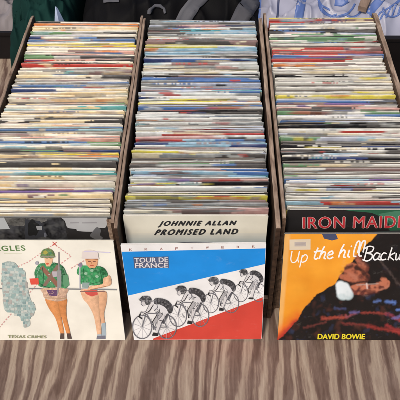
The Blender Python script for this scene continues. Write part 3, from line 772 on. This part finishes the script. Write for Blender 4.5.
NU, NV = 250, 230
gu = [[(.0004+(s.w-.0008)*i/NU, .0004+(s.h-.0008)*j/NV) for i in range(NU+1)] for j in range(NV+1)]
def topx(u, v):
    p = s.o+s.ex*u+s.ez*v; return project(p)
gc = [[printed_picture(*topx(u, v)) for u, v in row] for row in gu]
off = .00006+s.k*.0000075
for j in range(NV):
    for i in range(NU):
        q = [gu[j][i], gu[j][i+1], gu[j+1][i+1], gu[j+1][i]]
        s.mb.face([s.w3(*p, off) for p in q], (gc[j][i], gc[j][i+1]))
s.poly([(322, 234), (336, 234), (338, 239), (332, 240.5), (324, 238.5)], (.06, .07, .13))
s.poly([(289.5, 239.5), (310.5, 239), (310.5, 249.5), (289.5, 250)], (.66, .56, .42)); s.poly([(294.5, 242), (306, 241.8), (306, 246.2), (294.5, 246.4)], (.46, .40, .36)); s.line([(295.5, 244), (305, 243.9)], .7, (.3, .25, .25))
# handwriting
HW = {'U': [[(0,1),(.02,.3),(.25,0),(.55,.1),(.7,.5),(.72,1)], [(.72,1),(.7,.3),(.85,.02)]],
 'p': [[(.1,.62),(.05,-.45)], [(.08,.4),(.35,.66),(.6,.5),(.55,.15),(.25,0),(.08,.12)]],
 't': [[(.35,1),(.15,.2),(.3,0),(.55,.12)], [(0,.62),(.7,.72)]],
 'h': [[(.3,1.1),(.1,.6),(0,0)], [(.05,.3),(.3,.62),(.5,.5),(.45,.08),(.65,.02)]],
 'e': [[(0,.3),(.5,.42),(.4,.66),(.12,.5),(.05,.15),(.3,0),(.62,.15)]],
 'i': [[(.15,.6),(.1,.1),(.3,0)], [(.22,.85),(.3,.92)]],
 'l': [[(.5,.3),(.55,1.15),(.3,1.2),(.15,.5),(.2,.05),(.45,.02)]],
 'B': [[(.15,1.1),(.05,.0)], [(-.1,1),(.3,1.2),(.75,1.1),(.65,.75),(.2,.6),(.7,.5),(.75,.15),(.35,-.08),(-.12,.05)]],
 'a': [[(.55,.55),(.2,.62),(0,.3),(.15,.02),(.45,.15),(.58,.55),(.52,.1),(.75,.02)]],
 'c': [[(.5,.55),(.2,.62),(0,.3),(.15,.02),(.55,.1)]],
 'k': [[(.2,1.1),(.02,0)], [(.6,.65),(.12,.35),(.6,.0)]],
 'w': [[(0,.6),(.05,.05),(.3,.15),(.38,.5),(.4,.08),(.65,.1),(.8,.6)]],
 'r': [[(.1,.6),(.05,0)], [(.08,.35),(.3,.62),(.52,.55)]],
 'd': [[(.5,.55),(.15,.6),(0,.25),(.2,0),(.48,.2)], [(.65,1.15),(.5,.2),(.6,0)]],
 's': [[(.5,.62),(.15,.55),(.2,.35),(.5,.25),(.4,.02),(0,.05)]]}
def smooth(pts, n=4):
    if len(pts) < 3: return pts
    out = []; P = [pts[0]]+pts+[pts[-1]]
    for i in range(1, len(P)-2):
        for k in range(n):
            t = k/n; a, b, c, d = P[i-1], P[i], P[i+1], P[i+2]
            out.append(tuple(.5*((2*b[q])+(-a[q]+c[q])*t+(2*a[q]-5*b[q]+4*c[q]-d[q])*t*t+(-a[q]+3*b[q]-3*c[q]+d[q])*t**3) for q in (0, 1)))
    out.append(pts[-1]); return out
def script(word, x, y, size, adv, rise, wd, gaps=None):
    for ch in word:
        for st in HW[ch]:
            s.line([(x+a*size*.9+b*size*.18, y-b*size) for a, b in smooth(st)], wd, WHT, True)
        x += adv*size*({'i': .45, 'l': .5, 'B': .95, 'w': .95, 'U': .95, 't': .7}.get(ch, .75)); y -= rise
script('Up', 290, 262.5, 11.5, .92, .3, 1.1)
script('the', 312.5, 259, 11.5, .84, .2, 1.5)
script('hill', 338.5, 257.5, 12.2, .88, .5, 1.5)
script('Backwards', 363.5, 260, 11.5, .86, .0, 1.3)
s.text('DAVID BOWIE', [(318, 333.8), (365, 333.8), (364.4, 339.0), (317.6, 339.0)], (.72, .60, .03), heavy=.28)
s.finish('orange and black sleeve with white handwriting, propped before the right crate', GF)

# ---- first sleeves inside the crates
s = Sleeve('record_sleeve', -.3085, .1785, .5265, .012, R(-.5), .1875, (.030, .028, .028))
s.paint([(0, 212.5), (62, 212.5), (68, 240), (0, 240)], (.04, .04, .043), .9, 0, .12, 1.0, alt=(.11, .11, .105))
s.paint([(-10, 214), (50, 214), (47, 219), (44, 222), (20, 226), (0, 224), (-10, 224)], (.13, .125, .115), .6, 0, .2, .8)
s.poly([(-30, 216), (4, 217.5), (10, 229), (-30, 230)], (.48, .50, .50))
s.poly([(25, 219), (40, 221), (48, 236), (25, 240)], (.045, .047, .055)); s.poly([(35, 226), (42, 226), (42, 230), (36, 230)], (.33, .33, .33)); s.disc(33, 228, 6, 8, (.018, .018, .018), 14, .2)
s.poly([(36, 225.8), (42, 226), (42, 230), (37, 230)], (.33, .33, .33)); s.disc(45, 235, 1.3, 2.5, (.16, .17, .20), 8, .3)
s.poly([(62.5, 215.5), (104.5, 215.5), (106, 227), (99, 228), (94, 231.5), (78, 231), (76, 229), (67.5, 227.5), (65, 221)], (.50, .50, .50))
s.poly([(97, 227), (101, 230), (100, 235), (103, 238), (98, 240), (90, 236), (93, 231)], (.14, .14, .145))
for (xa, xb) in ((70, 79), (82, 97)): s.line([(xa, 222.8), (xb, 222.6)], 1.1, (.36, .35, .36))
s.finish('black photographic sleeve with torn grey label, first in the left crate', GS)

s = Sleeve('record_sleeve', -.1158, .1805, .5225, .012, R(1.2), .1885, (.74, .70, .58))
LB = (.42, .50, .53)
for k in range(8):
    s.poly([(100, 233.5+k*1.6), (290, 232.6+k*1.6), (290, 262), (100, 262)], lerp((.70, .67, .57), LB, (k+1)/8))
s.poly([(163, 247.5), (172, 243.5), (186, 241.8), (205, 241.8), (222, 243.5), (232, 247), (232, 258), (163, 258)], (.07, .08, .10))
s.line([(176, 244.6), (198, 243.4), (216, 244.4)], .7, (.30, .34, .38))
s.text('JOHNNIE ALLAN', [(160, 221.2), (236.5, 220.6), (235.5, 226.4), (158, 227.2)], INK, shear=.25, heavy=.62, space=1.35)
s.text('PROMISED LAND', [(156.5, 229.6), (238, 228.8), (237.5, 234), (154.5, 235)], INK, shear=.25, heavy=.62, space=1.35)
s.finish('cream sleeve fading to blue grey with bold slanted lettering, first in middle crate', GS)

s = Sleeve('record_sleeve', .0895, .1800, .533, .012, R(.5), .1905, (.022, .020, .020))
s.poly([(345, 210), (372, 213), (388, 222), (392, 232), (440, 240), (440, 200), (345, 200)], (.03, .13, .07))
s.poly([(378, 214), (396, 211), (430, 213), (430, 222), (392, 222)], (.07, .22, .13)); s.poly([(365, 232), (440, 228), (440, 245), (368, 240)], (.05, .06, .06))
Q = lambda dx, dy: [(303+dx, 217.2+dy), (419+dx, 215.5+dy), (418+dx, 227.5+dy), (303+dx, 228.5+dy)]
s.text('IRON MAIDEN', Q(0, 0), (.66, .50, .46), heavy=.75, space=1.1)
s.text('IRON MAIDEN', Q(0, 0), (.55, .04, .05), heavy=.22, space=1.1)
s.finish('black and green sleeve with red capital lettering, first in right crate', GS)

# ------------------------------------------------------------------ things behind the crates
def heap(name, label, cat, x0, x1, y0, y1, h, mat, seed, fold=.02, fs=9, col=None, nx=110, ny=90, pw=.22, parent=None, ridge=None):
    cx, cy = (x0+x1)/2, (y0+y1)/2
    def top(x, y):
        a = (x-cx)/((x1-x0)/2); b = (y-cy)/((y1-y0)/2)
        e = max(0.0, (1-abs(a)**3.2))*max(0.0, (1-abs(b)**3.2))
        n = noise.noise(Vector((x*fs, y*fs*.6, seed)))
        rg = (1-abs(noise.noise(Vector((x*fs*1.1+y*5, y*fs*.9-x*4, seed+7)))))**4
        q = noise.noise(Vector((x*fs*3, y*fs*3, seed+3)))
        return max(.0008, (e**pw)*(h + fold*n + fold*.9*rg + fold*.22*q + fold*.5*(1-abs(noise.noise(Vector((x*fs*2.4-y*7, y*fs*1.6+x*9, seed+17)))))**6) + (ridge(x, y) if ridge else 0))
    ob = tag(empty(name, (cx, cy, 0)), label, cat)
    mb = MB()
    rows = [[(x0+(x1-x0)*i/nx-cx, y0+(y1-y0)*j/ny-cy, top(x0+(x1-x0)*i/nx, y0+(y1-y0)*j/ny)) for i in range(nx+1)] for j in range(ny+1)]
    cf = (lambda j, i: col(rows[j][i][0]+cx, rows[j][i][1]+cy, rows[j][i][2])) if col else (lambda j, i: (.5,)*3)
    mb.grid(rows, cf, 0, True)
    mb.face([(x0-cx, y0-cy, .0006), (x0-cx, y1-cy, .0006), (x1-cx, y1-cy, .0006), (x1-cx, y0-cy, .0006)])
    mb.build('bag_body' if 'bag' in name else 'folded_cloth', mat, ob, ink=bool(col))
    return ob, top, (cx, cy)
def onheap(px, py, top):
    d = ray(px, py); t = (.30-HC)/d.z; o = Vector((0, 0, HC)); st = .004
    while t < 5:
        p = o+d*t
        if p.z <= top(p.x, p.y):
            if st < .0002: break
            t -= st; st /= 4
        t += st
    return Vector((p.x, p.y, top(p.x, p.y)))
def ribbon(top, c, path, wpx, mat, name, parent, lift=.004, th=.0015):
    """a band that follows the surface of a soft heap"""
    P = []
    for a, b in zip(path, path[1:]):
        n = max(2, int(math.hypot(b[0]-a[0], b[1]-a[1])/1.2))
        for k in range(n): P.append(lerp(a, b, k/n))
    P.append(path[-1]); rows = []; n5 = 5 if wpx > 4 else 3
    for i, (x, y) in enumerate(P):
        xa, ya = P[max(0, i-1)]; xb, yb = P[min(len(P)-1, i+1)]
        L = math.hypot(xb-xa, yb-ya); nx, ny = -(yb-ya)/L*wpx/2, (xb-xa)/L*wpx/2
        up, dn = [], []
        for k in range(n5):
            q = -1+2*k/(n5-1)
            p = onheap(x+nx*q, y+ny*q, top); e = .002
            gx = (top(p.x+e, p.y)-top(p.x-e, p.y))/(2*e); gy = (top(p.x, p.y+e)-top(p.x, p.y-e))/(2*e)
            nn = Vector((-gx, -gy, 1)).normalized()
            a_ = p+nn*lift; b_ = p+nn*(lift-th)
            up.append((a_.x-c[0], a_.y-c[1], a_.z)); dn.append((b_.x-c[0], b_.y-c[1], b_.z))
        rows.append(up+dn[::-1])
    mb = MB(); mb.grid(rows, lambda i, j: (0,)*3, 0, True, True); mb.face(rows[0][::-1]); mb.face(rows[-1])
    return mb.build(name, mat, parent)
# black holdall
hb, top, c = heap('holdall_bag', 'black soft holdall with grey webbing straps behind the middle crate', 'bag', -.265, .095, 1.005, 1.46, .185, M_nylon, 3, .03, 9)
ribbon(top, c, [(180, 26), (186, 14), (194, 4), (204, -6)], 15, M_strap, 'strap', hb)
ribbon(top, c, [(236, 26), (243, 13), (250, 2), (254, -6)], 17, M_strap, 'strap', hb)
ribbon(top, c, [(149, 14), (150, 9), (154, 6), (160, 6.5), (164, 9), (165, 14)], 2.6, M_strap, 'handle', hb)
ribbon(top, c, [(105, 1), (119, 1)], 4.5, M_strap, 'name_patch', hb)
# green cloth
heap('green_cloth', 'dark green folded cloth heaped behind the left crate', 'cloth', -.400, -.275, 1.03, 1.45, .165, M_green, 12, .03, 19, nx=90)
# lilac carrier bag with blue print
BL = (.05, .12, .46)
M_bag = cloth('lilac_polythene', (.25, .26, .33), (.34, .34, .42), .38, 90, .35, .2)
M_blue = cloth('blue_bag_print', (.07, .12, .31), (.10, .16, .38), .4, 90, .3, .1)
M_navy = cloth('navy_bag_print', (.03, .04, .09), (.05, .06, .12), .4, 90, .3, .1)
cb, top2, c2 = heap('carrier_bag', 'pale lilac carrier bag with blue stripes and squiggles behind right crate', 'bag', .060, .50, 1.018, 1.47, .160, M_bag, 21, .026, 11, nx=200, ny=150)
def arc(cx, cy, rx, ry, a0, a1, n=9): return [(cx+rx*math.cos(R(a0+(a1-a0)*i/n)), cy+ry*math.sin(R(a0+(a1-a0)*i/n))) for i in range(n+1)]
def pr(pts, wd, mat=None): ribbon(top2, c2, pts, wd*600, mat or M_blue, 'printed_line', cb, .0006, .0005)
pr([(255, 24), (256, 12), (257, -6)], .016)
pr([(277, 22), (278, 10), (279, -6)], .0035, M_navy)
pr([(298, 22), (300, 10), (303, -6)], .015)
pr(arc(337, -3, 19, 20, 165, 20), .0035); pr(arc(331, 3, 12, 13, 60, 250), .003); pr(arc(352, 4, 11, 13, 120, 10), .003)
pr([(335, 1), (341, 2), (347, -2)], .016); pr([(322, 12), (333, 18), (346, 14)], .003); pr([(316, -4), (322, 6), (330, 10)], .0035)
pr([(368, 14), (373, 8), (379, 1), (383, -5)], .014)
for k in range(5): pr([(374+k*6, 22-k*2), (380+k*5.5, 13-k*3), (392+k*4, 6-k*3), (402+k*2, -2-k*2)], .0028)
pr(arc(392, 10, 9, 7, 200, 20), .0028); pr(arc(395, 3, 13, 6, 180, 330), .0028)
# brown slat lying across the carrier bag
a = onheap(361, 15, top2); b = onheap(370, -6, top2)
a.z = top2(a.x, a.y)+.012; b.z = top2(b.x, b.y)+.014
mb = MB(); dirv = (b-a).normalized(); b = b+dirv*.05; sv = dirv.cross(Vector((0, 0, 1))).normalized()*.008; uv_ = Vector((0, 0, .005))
mid = a.copy(); rows = []
for t in [i/12 for i in range(13)]:
    p = a.lerp(b, t)-mid; wv = 1+.08*math.sin(t*9)
    rows.append([p+sv*wv-uv_, p+sv*wv+uv_*.7, p+sv*.7*wv+uv_, p-sv*.7*wv+uv_, p-sv*wv+uv_*.7, p-sv*wv-uv_])
mb.grid(rows, lambda i, j: (0,)*3, 0, False, True); mb.face(rows[0][::-1]); mb.face(rows[-1])
st = mb.build('wooden_stick', M_stick); st.location = mid; tag(st, 'short brown wooden stick lying across the lilac carrier bag', 'stick')
# pale blue folded leaflet standing behind the left crate
p0 = at_z(63, 22, .165); mb = MB()
lx = p0.x; ly = 1.0
def leaf(side):
    o = []
    for (u, v) in ((0, 0), (.024, 0), (.022, .06), (.018, .17), (.004, .207), (0, .212)): o.append((u, v))
    return o
L_ = leaf(0)
for sgn in (-1, 1):
    pts = [(sgn*u*.55, u*.55+.0, v) for u, v in L_]; ptb = [(x, y+.0006, z) for x, y, z in pts]
    mb.face(pts if sgn > 0 else pts[::-1]); mb.face(ptb[::-1] if sgn > 0 else ptb)
    for i in range(len(pts)):
        j = (i+1) % len(pts); mb.face([pts[i], pts[j], ptb[j], ptb[i]])
lf = mb.build('folded_leaflet', M_leaf); lf.location = (lx, 1.0, .0006); lf.rotation_euler = (0, 0, R(8))
tag(lf, 'pale blue folded leaflet standing upright between green cloth and black holdall', 'leaflet')
# black tray on the left with grey fleece in it
x1 = -.352; x0 = -.72; y0 = 1.150; y1 = 1.5
t = tag(empty('plastic_tray', ((x0+x1)/2, y0, 0)), 'low black plastic tray beside the green cloth at far left', 'tray')
bx, by = (x0+x1)/2, y0
for nm, a_, b_ in (('front_wall', (x0, y0, .001), (x1, y0+.005, .066)), ('back_wall', (x0, y1-.005, .001), (x1, y1, .066)), ('side_wall', (x0, y0+.0053, .001), (x0+.005, y1-.0053, .066)),
                   ('side_wall', (x1-.005, y0+.0053, .001), (x1, y1-.0053, .066)), ('base_panel', (x0+.0053, y0+.0053, .001), (x1-.0053, y1-.0053, .005)), ('rim', (x0-.003, y0-.005, .060), (x1+.003, y0-.0005, .0675))):
    mb = MB(); mb.box((a_[0]-bx, a_[1]-by, a_[2]), (b_[0]-bx, b_[1]-by, b_[2])); mb.build(nm, M_bplast, t, bevel=.001)
fl, _, _ = heap('grey_cloth', 'crumpled pinkish grey fleece lying in the black tray', 'cloth', x0+.01, x1-.008, y0+.012, y1-.01, .055, M_grey, 31, .022, 16, nx=90)
fl.location.z = .006
# black plastic basket right of the right crate
x0, x1, y0, y1, hz = .297, .60, .80, 1.012, .135
t = tag(empty('plastic_basket', ((x0+x1)/2, (y0+y1)/2, 0)), 'black plastic basket with slanting ribs right of the right crate', 'basket')
bx, by = (x0+x1)/2, (y0+y1)/2
def pbox(nm, a_, b_, parent=t, mat=M_bplast, bev=.0012):
    mb = MB(); mb.box((a_[0]-bx, a_[1]-by, a_[2]), (b_[0]-bx, b_[1]-by, b_[2])); return mb.build(nm, mat, parent, bevel=bev)
pbox('base_panel', (x0+.004, y0+.004, .001), (x1-.004, y1-.004, .006))
for ya, yb in ((y0, y0+.004), (y1-.004, y1)): pbox('end_wall', (x0, ya, .001), (x1, yb, hz))
for xa, xb in ((x0, x0+.004), (x1-.004, x1)): pbox('side_wall', (xa, y0+.0043, .001), (xb, y1-.0043, hz))
for ya, yb in ((y0-.006, y0+.006), (y1-.006, y1+.006)): pbox('rim', (x0-.006, ya, hz+.0005), (x1+.006, yb, hz+.008))
for xa, xb in ((x0-.006, x0+.006), (x1-.006, x1+.006)): pbox('rim', (xa, y0+.0063, hz+.0005), (xb, y1-.0063, hz+.008))
for k in range(4):
    mb = MB(); xa = x0+.03+k*.07
    a = Vector((xa-bx, y0+.012-by, .02)); b = Vector((xa+.075-bx, y1-.012-by, .105)); n = Vector((.0028, -.001, 0)); u = Vector((0, 0, .0022))
    P = [a-n-u, a+n-u, a+n+u, a-n+u]; Q_ = [b-n-u, b+n-u, b+n+u, b-n+u]
    mb.face(P[::-1]); mb.face(Q_)
    for i in range(4): mb.face([P[i], P[(i+1) % 4], Q_[(i+1) % 4], Q_[i]])
    mb.build('rib', M_steel, t)
